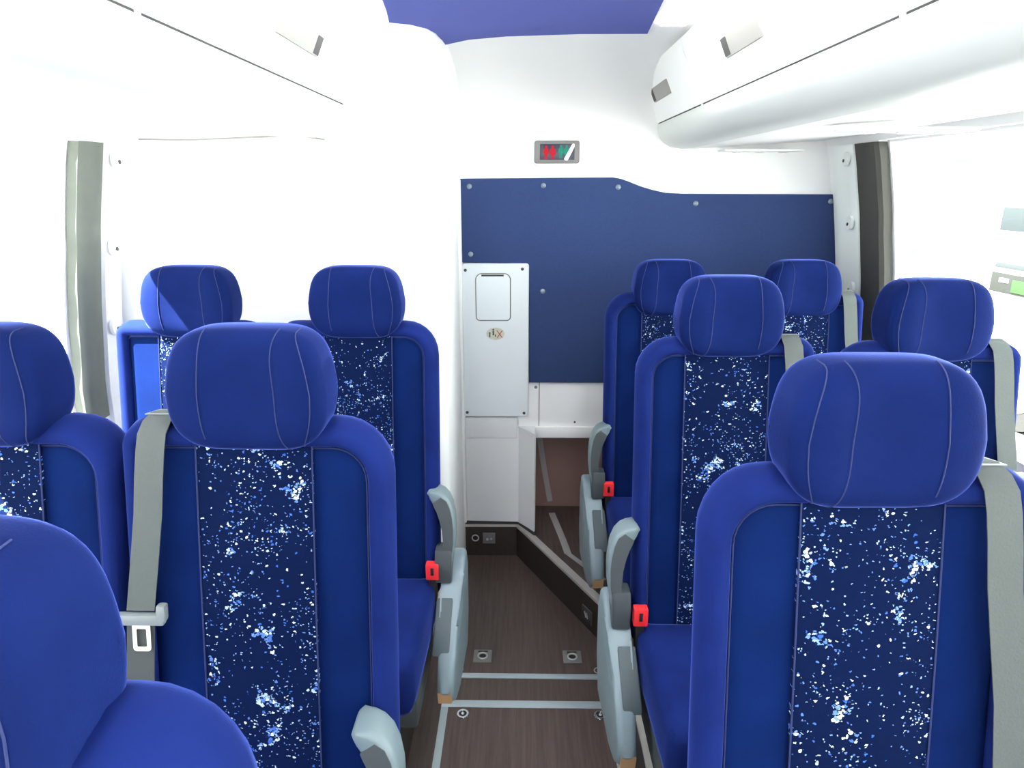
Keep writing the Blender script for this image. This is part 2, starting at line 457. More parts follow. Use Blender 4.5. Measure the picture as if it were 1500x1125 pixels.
# white boxed column under the locker, with a chamfered fin
bm = bmesh.new()
extrude_poly(bm, [(-.262, 2.89), (-.012, 2.89), (.058, 2.785), (.064, 2.79), (.064, 2.96), (-.262, 2.96)], 'z', .185, .656, .006)
extrude_poly(bm, [(-.262, 2.885), (-.02, 2.885), (-.012, 2.897), (-.012, 2.96), (-.262, 2.96)], 'z', .60, .70, .006)
struct('wall_column', bm, 'wall_low')
bm = bmesh.new(); wallseg(bm, [(-.27, 2.897), (-.013, 2.897), (.06, 2.79)], .165, .186, -.012); struct('trim_10', bm, 'groove', False)
bm = bmesh.new(); box(bm, -.2665, -.2585, 2.872, 2.90, .19, .70, .002); struct('trim_11', bm, 'groove', False)
bm = bmesh.new(); box(bm, .0775, .0805, 2.8985, 2.9015, .656, .86); struct('trim_12', bm, 'groove', False)
# pale light streak across the brown recess wall and platform, built as strips
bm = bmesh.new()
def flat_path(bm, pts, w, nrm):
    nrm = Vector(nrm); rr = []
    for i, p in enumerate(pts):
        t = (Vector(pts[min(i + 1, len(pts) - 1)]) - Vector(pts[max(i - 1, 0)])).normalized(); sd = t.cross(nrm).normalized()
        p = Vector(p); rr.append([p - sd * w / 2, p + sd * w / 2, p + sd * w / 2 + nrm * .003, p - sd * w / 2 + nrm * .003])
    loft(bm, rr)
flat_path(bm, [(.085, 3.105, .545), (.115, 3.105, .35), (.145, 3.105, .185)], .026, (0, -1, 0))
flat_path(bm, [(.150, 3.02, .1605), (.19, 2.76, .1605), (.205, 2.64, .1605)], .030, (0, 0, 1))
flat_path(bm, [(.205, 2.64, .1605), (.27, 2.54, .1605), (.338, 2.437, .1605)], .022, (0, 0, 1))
struct('trim_13', bm, 'strip', False)  # the painted light streak, no real trim

# ceiling: white lining, blue cloth, light strips
bm = bmesh.new()
box(bm, -.62, .62, Y_FRONT, 2.3, 2.118, 2.16)
for s in (-1, 1):
    extrude_poly(bm, [(s * .60, 2.118), (s * 1.25, 2.05), (s * 1.25, 2.12), (s * .60, 2.16)], 'y', Y_FRONT, 2.95)
struct('ceiling', bm, 'wall')
bm = bmesh.new()
extrude_poly(bm, [(-.33, -3.4), (.33, -3.4), (.325, 1.77), (.352, 2.135), (.16, 2.135), (-.05, 2.165), (-.16, 2.21), (-.237, 2.285), (-.245, 2.12), (-.262, 2.06), (-.30, 2.01), (-.352, 1.985), (-.335, 1.86), (-.325, 1.764)], 'z', 2.108, 2.1185)
struct('trim_14', bm, 'ceil_cloth', False)

# ------------------------------------------------------------------ overhead racks
def rack(s, y_end, flaps, handles, label):
    t = thing('luggage_rack', label, 'luggage rack', (s * .55, y_end, 1.84))
    inv = Matrix.Translation((-s * .55, -y_end, -1.84))
    def put(name, bm, mat, par=t):
        bmesh.ops.transform(bm, matrix=inv, verts=bm.verts[:]); return obj(name, bm, mat, par)
    y0 = -3.4
    low = [(.533, 1.926), (.532, 1.915), (.537, 1.895), (.549, 1.873), (.566, 1.855), (.59, 1.842), (.63, 1.836), (.72, 1.838), (.9, 1.85), (1.05, 1.86), (1.17, 1.87)]
    bm = bmesh.new()
    pr = low + [(1.17, 1.93), (.56, 1.932)]
    loft(bm, [[(s * x, y, z) for x, z in pr] for y in (y0, y_end - .008, y_end)])
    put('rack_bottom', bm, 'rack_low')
    bm = bmesh.new()
    loft(bm, [[(s * x, y, z) for x, z in ((.655, 1.8385), (.68, 1.8352), (1.16, 1.8635), (1.17, 1.876), (.68, 1.842))] for y in (y0, y_end - .004)])
    put('service_channel', bm, 'wall')
    for a, b in flaps:                                       # dark joint line under each flap
        bm = bmesh.new()
        extrude_poly(bm, [(s * .536, 1.9255), (s * .56, 1.9255), (s * .56, 1.9325), (s * .536, 1.9325)], 'y', a + .006, b - .006)
        put('joint_strip', bm, 'groove')
    bm = bmesh.new()
    extrude_poly(bm, [(s * .5335, 1.924), (s * .56, 1.924), (s * .56, 1.934), (s * .5325, 1.934)], 'y', flaps[-2][1] - .004, flaps[-1][0] + .004); put('joint_cover', bm, 'rack')
    bm = bmesh.new()
    extrude_poly(bm, [(s * .5335, 1.924), (s * .56, 1.924), (s * .56, 1.934), (s * .5325, 1.934)], 'y', flaps[-3][1] - .004, flaps[-2][0] + .004); put('joint_cover', bm, 'rack')
    for a, b in flaps:
        bm = bmesh.new()
        front = [(.533, 1.931), (.524, 1.95), (.507, 1.99), (.489, 2.03), (.468, 2.075), (.458, 2.108)]
        pr = front + [(x + .03, z) for x, z in reversed(front)]
        loft(bm, [[(s * x, y, z) for x, z in pr] for y in (a, b)])
        fl = put('flap', bm, 'rack')
        for (ha, hb) in handles:
            if a <= ha < b:
                # scooped finger grip let into the flap: a shallow tray with a dark far end
                bm = bmesh.new()
                def P(v, off): # v: 0 bottom .. 1 top along the flap front
                    z = 1.997 + .044 * v; x = .489 + (2.03 - z) * .45
                    return (x - off, z)
                r = []
                for y, lip in ((ha, .001), (ha + .01, .004), (hb - .01, .004), (hb, .001)):
                    (xa, za), (xb, zb) = P(0, lip), P(1, lip)
                    r.append([(s * xa, y, za), (s * xb, y, zb), (s * (xb + .02), y, zb), (s * (xa + .02), y, za)])
                loft(bm, r)
                h = put('handle', bm, 'recess', fl)
                bm = bmesh.new(); r = []
                for y in (hb - .045, hb - .002):
                    (xa, za), (xb, zb) = P(.06, .0046), P(.94, .0046)
                    r.append([(s * xa, y, za), (s * xb, y, zb), (s * (xb + .01), y, zb), (s * (xa + .01), y, za)])
                loft(bm, r)
                put('handle_end', bm, 'groove', h)
    return t
rack(-1, 2.19, [(-3.4, -1.2), (-1.198, -.07), (-.068, 1.045), (1.048, 2.19)], [(1.52, 1.815)], 'white overhead luggage rack along the left windows, ending at the cubicle front')
rack(1, 2.885, [(-3.4, -1.2), (-1.198, -.05), (-.048, 1.075), (1.078, 2.19), (2.193, 2.885)], [(1.58, 1.845), (2.5, 2.79)], 'white overhead luggage rack along the right windows, reaching the rear wall')

# lamp strips along the ceiling edge above the racks
for s in (-1, 1):
    bm = bmesh.new(); box(bm, -.035, .035, -1.7, 1.95, -.008, 0, .003)
    o = obj('ceiling_light', bm, 'lamp'); o.location = (s * .405, .1, 2.118)
    tag(o, 'long white ceiling light strip between the blue ceiling cloth and the %s rack' % ('left' if s < 0 else 'right'), 'light')

# air and reading-light units under the racks
def unit(loc, w, label, dirn):
    t = thing('reading_light_unit', label, 'reading light', loc, 'light units under the right rack')
    bm = bmesh.new(); box(bm, -w / 2, w / 2, -.05, .05, -.008, .0, .003); obj('unit_panel', bm, 'rack', t)
    for dx in (-w * .3, 0, w * .3):
        bm = bmesh.new(); ring(bm, (dx, 0, -.012), .012, .02, 'z', .006); n = obj('nozzle', bm, 'post', t)
unit((.92, 2.80, 1.829), .30, 'pale reading light unit under the right rack beside the rear wall', 1)
unit((.92, 1.76, 1.829), .30, 'pale reading light unit under the right rack before the dark pillar', 1)

# ------------------------------------------------------------------ seats
ZP = .16
def shear(bm, k=.17, z0=1.17):
    for v in bm.verts: v.co.y -= (z0 - v.co.z) * k
def mirror(bm, s):
    if s < 0:
        for v in bm.verts: v.co.x = -v.co.x

def outline(i, s):
    ra, rb = .095, .035
    f = lambda r: max(r - i, .006)
    return rrect(-.222 + i, .222 - i, .36 + i, 1.165 - i, (f(ra), f(rb), f(.04), f(.04)))

def seat_meshes(s):
    """meshes for a seat whose aisle side is +x (s=1) or -x (s=-1)"""
    D = {}
    def fin(bm, name, mat, sh=True):
        if sh: shear(bm)
        mirror(bm, s)
        o = obj(name, bm, mat)
        me = o.data; bpy.data.objects.remove(o); D[name] = me
    # backrest core
    bm = bmesh.new()
    rr = [(.11, .10), (.06, .096), (.036, .086), (.018, .070), (.008, .05), (.02, .03), (.034, .010), (.042, .0035), (.06, .0012)]
    loft(bm, [[(x, y, z) for x, z in outline(i, 1)] for i, y in rr]); fin(bm, 'backrest', 'velvet')
    # bolster band
    bm = bmesh.new()
    rr = [(.040, .090), (.022, .084), (.010, .073), (.002, .055), (-.002, .03), (.002, .006), (.008, -.008), (.016, -.013), (.026, -.013), (.034, -.007), (.038, .003), (.037, .014)]
    loft(bm, [[(x, y, z) for x, z in outline(i, 1)] for i, y in rr], caps=False); fin(bm, 'bolster', 'velvet_light')
    bm = bmesh.new()
    pts = [(x, .0005, z) for x, z in outline(.0395, 1)]
    tube(bm, pts[28:] + pts[:16], .0013, 5); fin(bm, 'piping', 'stitch')
    # centre panel
    bm = bmesh.new()
    def zc(z): return -.0065 * math.sin(PI * min(max((z - .42) / .75, 0), 1)) - .002 - .001
    rows = []
    zs = frange(.42, 1.150, 34)
    for z in zs:
        cr = .004 * math.exp(-((z - .765) / .006) ** 2)
        rows.append([(x, zc(z) + cr - .004 * (1 - (x / .096) ** 2), z) for x in frange(-.095, .095, 12)] + [(.095, .008, z), (-.095, .008, z)])
    loft(bm, rows); fin(bm, 'patterned_panel', 'pattern')
    bm = bmesh.new()
    bm.free()
    for k, x in enumerate((-.0955, .0955)):
        bm = bmesh.new(); tube(bm, [(x, zc(z) - .0012, z) for z in zs], .0014, 5)
        fin(bm, 'panel_seam%d' % k, 'stitch')
    # headrest
    bm = bmesh.new()
    def hs(t, th):
        sc = (1 - abs(t) ** 4.4) ** (1 / 2.7)
        cy, cz = spow(math.cos(th), .55), spow(math.sin(th), .58)
        zz = cz * .1 * (.34 + .66 * sc)
        dep = .058 * (.40 + .60 * sc)
        y = cy * dep
        x = t * .131 * (1 - .10 * max(zz, 0) / .09 - .11 * (max(-zz, 0) / .09) ** 2)
        if t > 0: y -= .012 * t * t * (1 if y < 0 else 0)
        if cy < 0: y += .010 * max(0, 1 - (x / .07) ** 2) * (1 - (zz / .1) ** 2)
        y += .10 * (zz / 1.) * .9 + .006
        return (x - .004, y + .018, 1.223 + zz)
    nt_, nth = 36, 40
    ts = [math.sin(PI / 2 * (2 * k / nt_ - 1)) * .9995 for k in range(nt_ + 1)]
    loft(bm, [[hs(t, 2 * PI * k / nth) for k in range(nth)] for t in ts]); fin(bm, 'headrest', 'velvet_head', False)
    def seamline(fx, a0, a1, n=26):
        P = []
        for k in range(n + 1):
            th = a0 + (a1 - a0) * k / n
            t = fx(math.sin(th)); p = Vector(hs(t, th)); c = Vector((p.x, .02, 1.223))
            d = (p - c).normalized(); P.append(p + d * .0004)
        bm = bmesh.new(); tube(bm, P, .0010, 5); fin(bm, 'head_seam%d' % sum(q.startswith('head_seam') for q in D), 'stitch', False)
    seamline(lambda q: -.52, PI * .55, PI * 1.2)
    seamline(lambda q: .40 + .16 * q * q - .05 * q, PI * .55, PI * 1.45)
    seamline(lambda q: .84 - .10 * (q + .1) ** 2, PI * .5, PI * 1.5)
    # cushion
    bm = bmesh.new()
    box(bm, -.217, .214, -.545, -.115, .30, .43, .045, 4)
    for v in bm.verts:
        y = v.co.y
        if v.co.z > .36:
            v.co.z += .012 * math.cos(min(abs(v.co.x) / .23, 1) * PI) * -1 + (.02 if y < -.45 else 0)
        v.co.x *= 1 - .05 * max(0, (-y - .35) / .2)
    fin(bm, 'seat_cushion', 'velvet_light', False)
    bm = bmesh.new()
    tube(bm, [(.155, -.2, .4385), (.16, -.35, .4405), (.155, -.47, .447), (.15, -.52, .430), (.148, -.543, .395)], .0015, 5)
    fin(bm, 'cushion_seam', 'stitch', False)
    bm = bmesh.new(); box(bm, -.20, .20, -.46, -.12, .20, .302, .015); fin(bm, 'seat_frame', 'arm_dark', False)
    for nm, y in (('leg', -.40), ('leg2', -.17)):
        bm = bmesh.new()
        extrude_poly(bm, [(y - .03, 0), (y + .03, 0), (y + .022, .21), (y - .022, .21)], 'x', .05, .09, .006)
        box(bm, .03, .11, y - .05, y + .05, 0, .008, .002)
        fin(bm, nm, 'arm_dark', False)
    # side shell
    bm = bmesh.new()
    prof = [(.0, .22), (.01, .40), (-.03, .475), (-.10, .485), (-.145, .455), (-.19, .405), (-.28, .355), (-.345, .305), (-.385, .255), (-.40, .215), (-.385, .175), (-.34, .135), (-.26, .115), (-.06, .12)]
    prof = [(y * .95, .485 - (.485 - z) * .9) for y, z in prof]
    extrude_poly(bm, prof, 'x', .228, .296, .016, 4)
    for v in bm.verts:                                       # tapers toward the lower front
        k = max(0, (-v.co.y - .1) / .3); v.co.x += k * .012 * (1 if v.co.x < .26 else -1.2)
    fin(bm, 'side_shell', 'arm', False)
    bm = bmesh.new()
    top = [(-.205, .402), (-.28, .360), (-.335, .320), (-.345, .30), (-.28, .335), (-.21, .375)]
    top = [(y * .95, .485 - (.485 - z) * .9) for y, z in top]
    extrude_poly(bm, top, 'x', .222, .268, .004, 2); fin(bm, 'lever_pad', 'arm_pad', False)
    bm = bmesh.new()
    extrude_poly(bm, [(-.395, .218), (-.384, .172), (-.35, .148), (-.345, .152), (-.378, .178), (-.388, .214)], 'x', .24, .276, .0); 
    for v in bm.verts: v.co.y = v.co.y * .95 - .004; v.co.z = .485 - (.485 - v.co.z) * .9 - .002
    fin(bm, 'shell_edge', 'tan', False)
    # pivot block and raised armrest
    bm = bmesh.new()
    extrude_poly(bm, [(-.165, .44), (-.10, .44), (-.085, .50), (-.10, .535), (-.15, .535), (-.168, .50)], 'x', .232, .280, .008, 3); fin(bm, 'arm_pivot', 'arm_dark', False)
    # paddle shaped, flaring toward the inward hooked top
    outer = [(.276, .475), (.284, .51), (.290, .55), (.2915, .59), (.289, .625), (.283, .655), (.273, .678), (.259, .693), (.243, .700), (.222, .702)]
    inner = [(.246, .475), (.252, .51), (.254, .55), (.250, .59), (.243, .62), (.235, .643), (.228, .657), (.222, .666), (.217, .675), (.214, .688)]
    def arm_y(z): return -.08 - (.70 - z) * .20
    bm = bmesh.new(); rings = []
    for (xo, zo), (xi, zi) in zip(outer, inner):
        cx, cz, dx, dz = (xo + xi) / 2, (zo + zi) / 2, (xo - xi) / 2, (zo - zi) / 2
        hy = .030 + .004 * (zo - .475) / .2
        rings.append([(cx + dx * spow(math.cos(q), .45), arm_y(cz) + hy * spow(math.sin(q), .45), cz + dz * spow(math.cos(q), .45)) for q in (2 * PI * k / 28 for k in range(28))])
    a_, b_ = rings[-1], Vector((.008, 0, .004))
    c_ = sum((Vector(p) for p in a_), Vector()) / 28
    rings.append([c_ + (Vector(p) - c_) * .72 - Vector((.006, 0, 0)) for p in a_])
    loft(bm, rings); fin(bm, 'armrest', 'arm_rest', False)
    bm = bmesh.new(); rings = []  # dark sheet over the armrest front, standing for its shade
    for k in range(1, 8):
        (xo, zo), (xi, zi) = outer[k], inner[k]
        f0, f1 = (.06, .84) if k < 7 else (.12, .75)
        row = []
        for f, dy in ((f0, -.0305), (f1, -.0305), (f1, -.02), (f0, -.02)):
            x, z = xi + (xo - xi) * f, zi + (zo - zi) * f
            row.append((x, arm_y(z) + dy - .004 * (zo - .475) / .2 - .001, z))
        rings.append(row)
    loft(bm, rings); fin(bm, 'armrest_liner', 'arm_mid', False)
    # buckle
    bm = bmesh.new(); extrude_poly(bm, [(-.17, .38), (-.14, .38), (-.135, .475), (-.165, .475)], 'x', .196, .218, .004); fin(bm, 'buckle_stalk', 'black', False)
    bm = bmesh.new(); box(bm, .189, .226, -.172, -.146, .452, .502, .004)
    fin(bm, 'belt_buckle', 'red', False)
    bm = bmesh.new(); box(bm, .203, .212, -.1735, -.165, .468, .492, .001); fin(bm, 'buckle_slot', 'black', False)
    # belt on the outer side (-x)
    def strap(pts, w=.023):
        bm = bmesh.new(); rings = []
        for x, y, z, nz in pts:
            if z > 1.05: z -= .010
            n = Vector((0, -math.cos(nz), math.sin(nz)))
            rings.append([Vector((x - w, y, z)), Vector((x + w, y, z)), Vector((x + w, y, z)) + n * .0016, Vector((x - w, y, z)) + n * .0016])
        loft(bm, rings); return bm
    bz = .87
    front = [(-.158, -.028, 1.140, .3), (-.161, -.0305, 1.10, 0), (-.165, -.032, 1.03, 0), (-.175, -.033, .95, 0), (-.186, -.033, bz, 0)]
    bm = strap([(-.156, .055, 1.179, PI / 2), (-.156, .02, 1.186, PI / 2), (-.156, -.006, 1.180, PI / 2 - .3), (-.157, -.022, 1.165, .8)] + front)
    fin(bm, 'seat_belt', 'belt')
    bm = strap([(-.188, -.030, bz - .012, 0), (-.194, -.028, .78, 0), (-.203, -.026, .66, 0), (-.208, -.024, .52, 0), (-.212, -.02, .42, 0)]); fin(bm, 'lower_strap', 'belt_dark')
    bm = strap([(-.186, -.033, bz, 0), (-.192, -.033, .78, 0), (-.199, -.033, .66, 0), (-.205, -.032, .52, 0), (-.21, -.03, .40, 0)]); fin(bm, 'long_strap', 'belt')
    bm = strap([(-.15, .06, 1.178, PI / 2), (-.15, .03, 1.183, PI / 2), (-.15, .01, 1.186, PI / 2)], .034); fin(bm, 'belt_guide', 'tongue')
    bm = bmesh.new(); box(bm, -.226, -.146, -.042, -.028, bz - .022, bz - .004, .004)
    box(bm, -.158, -.142, -.043, -.028, bz - .016, bz + .012, .005)
    fin(bm, 'tongue_bar', 'tongue')
    bm = bmesh.new()
    o_, i_ = rrect(-.201, -.171, bz - .068, bz - .016, (.003, .003, .006, .006), 3), rrect(-.194, -.178, bz - .060, bz - .030, (.002,) * 4, 3)
    A = [[bm.verts.new((x, y, z)) for x, z in P] for P, y in ((o_, -.036), (i_, -.036), (i_, -.033), (o_, -.033))]
    n = len(o_)
    for k in range(4):
        for j in range(n):
            bm.faces.new((A[k][j], A[k][(j + 1) % n], A[(k + 1) % 4][(j + 1) % n], A[(k + 1) % 4][j]))
    fin(bm, 'tongue_plate', 'chrome')
    return D

MESH = {1: seat_meshes(1), -1: seat_meshes(-1)}
def add(me, name, parent):
    o = bpy.data.objects.new(name, me); COL.objects.link(o); o.parent = parent; return o

def seat(x, y, s, label, group, aisle=True, belt=True, dz=0., tongue=True, arm_in=0., panel=1., arm_dz=0., back_dz=0.):
    D = MESH[s]
    t = thing('coach_seat', label, 'seat', (x, y, ZP + dz if dz > 0 else ZP), group)
    b = add(D['backrest'], 'backrest', t); b.location.z = back_dz; bo = add(D['bolster'], 'bolster', b); add(D['piping'], 'piping', b)
    bo['label'] = 'raised lighter blue edge of the backrest'
    p = add(D['patterned_panel'], 'patterned_panel', t); p['label'] = 'dark blue panel with white speckles'; p.scale.x = panel
    add(D['panel_seam0'], 'stitching', p); add(D['panel_seam1'], 'stitching', p)
    h = add(D['headrest'], 'headrest', t); h.location.z = dz if dz < 0 else 0; [add(D['head_seam%d' % q], 'stitching', h) for q in range(3)]
    c = add(D['seat_cushion'], 'seat_cushion', t); add(D['cushion_seam'], 'stitching', c)
    f = add(D['seat_frame'], 'seat_frame', t)
    add(D['leg'], 'leg', t); add(D['leg2'], 'leg', t)
    if aisle:
        sh = add(D['side_shell'], 'side_shell', t); sh['label'] = 'pale grey plastic side shell'
        add(D['lever_pad'], 'lever_pad', sh); add(D['shell_edge'], 'shell_edge', sh)
        a = add(D['armrest'], 'armrest', t); a['label'] = 'raised grey armrest'
        add(D['armrest_liner'], 'liner', a); add(D['arm_pivot'], 'pivot_block', a)
        a.location = (-s * arm_in, -2 * max(arm_in - .02, 0), arm_dz)
        k = add(D['belt_buckle'], 'belt_buckle', t); k['label'] = 'red belt buckle'
        add(D['buckle_stalk'], 'stalk', k); add(D['buckle_slot'], 'slot', k)
    if belt:
        q = add(D['seat_belt'], 'seat_belt', t); q['label'] = 'grey shoulder belt'
        add(D['belt_guide'], 'belt_guide', q); 
        if not tongue: add(D['long_strap'], 'lower_strap', q)
        if tongue:
            add(D['lower_strap'], 'lower_strap', q)
            add(D['tongue_bar'], 'tongue_bar', q); add(D['tongue_plate'], 'tongue_plate', q)
    return t

GL, GR = 'blue coach seats left of the aisle', 'blue coach seats right of the aisle'
seat(-.413, .362, 1, 'nearest blue seat in the bottom left corner, only headrest and shoulder showing', GL, belt=False, back_dz=.022)
seat(-.436, 1.045, 1, 'large left aisle seat with grey belt and buckle tongue before its speckled back', GL, arm_in=.045)
seat(-.888, 1.05, 1, 'blue window seat at the left edge, beside the first left aisle seat', GL, aisle=False, belt=False)
seat(-.460, 1.885, 1, 'left aisle seat in front of the white cubicle, armrest raised and red buckle showing', GL, belt=False, arm_in=.018)
seat(-.930, 1.885, 1, 'left window seat whose headrest is crossed by a bright sun patch', GL, aisle=False, belt=False)
seat(.471, .85, -1, 'biggest right aisle seat in the foreground with a long pale belt', GR, tongue=False, arm_dz=-.035)
seat(.515, 1.68, -1, 'second right aisle seat, raised armrest and red buckle beside the floor hatches', GR, panel=1.1)
seat(1.0, 1.64, -1, 'right window seat by the big window, headrest against the white outdoors', GR, aisle=False)
seat(.525, 2.44, -1, 'rear right aisle seat, its headrest low against the blue rear panel', GR, dz=-.04, arm_in=.012)
seat(1.0, 2.44, -1, 'rear right window seat in the corner beside the dark pillar', GR, aisle=False, dz=-.04)

# ------------------------------------------------------------------ rear wall fittings
YW = 2.9
t = thing('upholstered_panel', 'dark blue cloth panel with button screws covering the rear wall', 'wall panel', (.55, YW, .86))
pl = [(-.259, 1.385), (-.259, 1.715), (-.252, 1.722), (.366, 1.727), (.40, 1.721), (.43, 1.711), (.48, 1.692), (.529, 1.675), (.58, 1.667), (.654, 1.663), (1.262, 1.661), (1.272, 1.652), (1.30, 1.5), (1.335, 1.227), (1.335, .862), (.034, .862), (.032, 1.375), (.02, 1.383)]
bm = bmesh.new(); extrude_poly(bm, [(x - .55, z - .86) for x, z in pl], 'y', -.014, -.0005, .003); obj('cloth_panel', bm, 'panel_cloth', t)
for x, z in ((-.215, 1.692), (.086, 1.695), (.389, 1.689), (.707, 1.625), (1.252, 1.633), (-.214, 1.42), (.089, 1.265)):
    bm = bmesh.new(); disc(bm, (x - .55, -.014, z - .86), .0105, 'y', -.003, 16, 0, -.003); obj('screw', bm, 'screw', t)

t = thing('wall_locker', 'narrow white metal locker door with a small hatch, beside the blue rear panel', 'locker', (-.11, YW, .705))
bm = bmesh.new()
o = rrect(-.142, .140, .003, .678, (.012,) * 4, 5)
loft(bm, [[(x, y, z) for x, z in o] for y in (0, -.022)] + [[(x * .985, -.026, .34 + (z - .34) * .993) for x, z in o]]); obj('locker_door', bm, 'locker', t)
bm = bmesh.new(); o = rrect(-.084, .062, .437, .636, (.026, .026, .016, .016), 6)
tube(bm, [(x, -.0262, z) for x, z in o + o[:1]], .0022, 6); fr = obj('hatch_frame', bm, 'frame_grey', t)
bm = bmesh.new(); o2 = rrect(-.082, .060, .439, .634, (.024, .024, .014, .014), 6)
loft(bm, [[(x, y, z) for x, z in o2] for y in (-.025, -.0275)]); hl = obj('hatch_lid', bm, 'hatchlid', t)
bm = bmesh.new(); box(bm, -.06, .034, -.030, -.027, .625, .632, .001); obj('finger_slot', bm, 'groove', hl)
for x, z in ((-.127, .65), (.112, .655), (-.130, .022), (.122, .02)):
    bm = bmesh.new(); disc(bm, (x, -.026, z), .0065, 'y', -.002, 14, 0, -.002); obj('screw', bm, 'screw_dark', t)
bm = bmesh.new(); rings = [[(-.003 + .039 * math.cos(a), y, .379 + .027 * math.sin(a)) for a in (2 * PI * k / 28 for k in range(28))] for y in (-.0255, -.0272)]
loft(bm, rings); st = obj('sticker', bm, 'sticker', t); st['label'] = 'oval cream sticker with small green figures and a red cross'
bm = bmesh.new()
box(bm, -.030, -.024, -.0279, -.0270, .364, .378); disc(bm, (-.027, -.0270, .382), .004, 'y', -.001, 10)
box(bm, -.015, -.008, -.0279, -.0270, .372, .392); disc(bm, (-.0115, -.0270, .397), .004, 'y', -.001, 10); box(bm, -.005, .0, -.0279, -.0270, .366, .376)
obj('figures', bm, 'ink', st)
bm = bmesh.new(); tube(bm, [(.003, -.0275, .394), (.027, -.0275, .362)], .0018, 5); tube(bm, [(.027, -.0275, .394), (.005, -.0275, .362)], .0018, 5)
obj('cross', bm, 'ink_red', st)

# toilet sign
t = thing('toilet_sign', 'dark framed toilet sign showing red and green figures above the blue panel', 'sign', (.138, YW, 1.823))
bm = bmesh.new(); o = rrect(-.092, .108, -.056, .057, (.022,) * 4, 5)
loft(bm, [[(x, y, z) for x, z in o] for y in (0, -.010)] + [[(x * .97, -.014, z * .95) for x, z in o]]); obj('mount_plate', bm, 'wall', t)
bm = bmesh.new(); o = rrect(-.090, .090, -.043, .044, (.010,) * 4, 5)
loft(bm, [[(x, y, z) for x, z in o] for y in (-.012, -.024)] + [[(x * .97, -.028, z * .94) for x, z in o]]); obj('sign_frame', bm, 'frame_grey', t)
bm = bmesh.new(); box(bm, -.068, .070, -.0295, -.027, -.029, .031, .001); sc = obj('screen', bm, 'screen', t)
def person_icon(cx, z0, sk, wide):
    bm = bmesh.new(); y0, y1 = -.0308, -.0295
    disc(bm, (cx, y0 + .0012, z0 + .0465), .0052, 'y', -.0012, 12)
    if wide:
        extrude_poly(bm, [(cx - .011, z0 + .034), (cx - .006, z0 + .041), (cx + .006, z0 + .041), (cx + .012, z0 + .034), (cx + .013, z0 + .02), (cx + .006, z0 + .013), (cx - .006, z0 + .013), (cx - .012, z0 + .02)], 'y', y0, y1)
    else:
        extrude_poly(bm, [(cx - .011, z0 + .02), (cx - .009, z0 + .038), (cx - .005, z0 + .041), (cx + .005, z0 + .041), (cx + .009, z0 + .038), (cx + .011, z0 + .02), (cx + .006, z0 + .02), (cx + .006, z0 + .012), (cx - .006, z0 + .012), (cx - .006, z0 + .02)], 'y', y0, y1)
    box(bm, cx - .006, cx - .0008, y0, y1, z0, z0 + .0135); box(bm, cx + .0008, cx + .006, y0, y1, z0, z0 + .0135)
    return bm
obj('red_figure', person_icon(-.044, -.026, 1, False), 'sign_red', sc); obj('red_figure', person_icon(-.018, -.026, 1, True), 'sign_red', sc)
obj('green_figure', person_icon(.0155, -.024, 1, False), 'sign_green', sc); obj('green_figure', person_icon(.0375, -.024, 1, True), 'sign_green', sc)
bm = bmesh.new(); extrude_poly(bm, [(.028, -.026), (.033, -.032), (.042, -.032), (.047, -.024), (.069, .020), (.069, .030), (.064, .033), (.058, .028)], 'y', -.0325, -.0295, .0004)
obj('white_strip', bm, 'tape', t)  # glare across the screen, built as a flat white piece

# small screws on the lower wall
for x, z, lb in ((.064, .838, 'small round screw on the white wall just under the blue panel'), (.24, .675, 'tiny dark screw low on the white wall by the rear armrest')):
    bm = bmesh.new(); disc(bm, (0, 0, 0), .007 if x < .1 else .0045, 'y', -.003, 14, 0, -.001)
    o = obj('wall_screw', bm, 'screw' if x < .1 else 'screw_dark'); o.location = (x, YW, z); tag(o, lb, 'screw')

# fittings in the low riser
t = thing('riser_ring', 'small metal ring fitting on the dark riser below the white column', 'fitting', (-.215, 2.9, .094))
bm = bmesh.new(); ring(bm, (0, -.010, 0), .012, .018, 'y', .006); obj('ring', bm, 'trim', t)
bm = bmesh.new(); disc(bm, (0, -.003, 0), .012, 'y', -.003, 16); obj('plug', bm, 'black', t)
t = thing('riser_socket', 'square dark socket plate on the riser beside the ring fitting', 'socket', (-.15, 2.9, .094))
bm = bmesh.new(); box(bm, -.030, .030, -.010, -.003, -.028, .028, .003); pt = obj('plate', bm, 'frame_grey', t)
bm = bmesh.new(); disc(bm, (-.008, -.010, -.004), .006, 'y', -.003, 12); disc(bm, (.010, -.010, -.002), .005, 'y', -.003, 12); obj('studs', bm, 'metal', pt)
ang = math.atan2(2.25 - 2.903, .323 + .016)
t = thing('riser_light', 'square floor light plate on the diagonal riser by the second right armrest', 'fitting', (.272, 2.348, .062))
t.rotation_euler.z = ang
bm = bmesh.new(); box(bm, -.035, .035, -.013, -.006, -.030, .030, .003); pt = obj('plate', bm, 'groove', t)
bm = bmesh.new(); tube(bm, [(-.012, -.014, .012), (.0, -.014, -.010)], .003, 6); tube(bm, [(.002, -.014, .012), (.012, -.014, -.010)], .003, 6); obj('clips', bm, 'metal', pt)

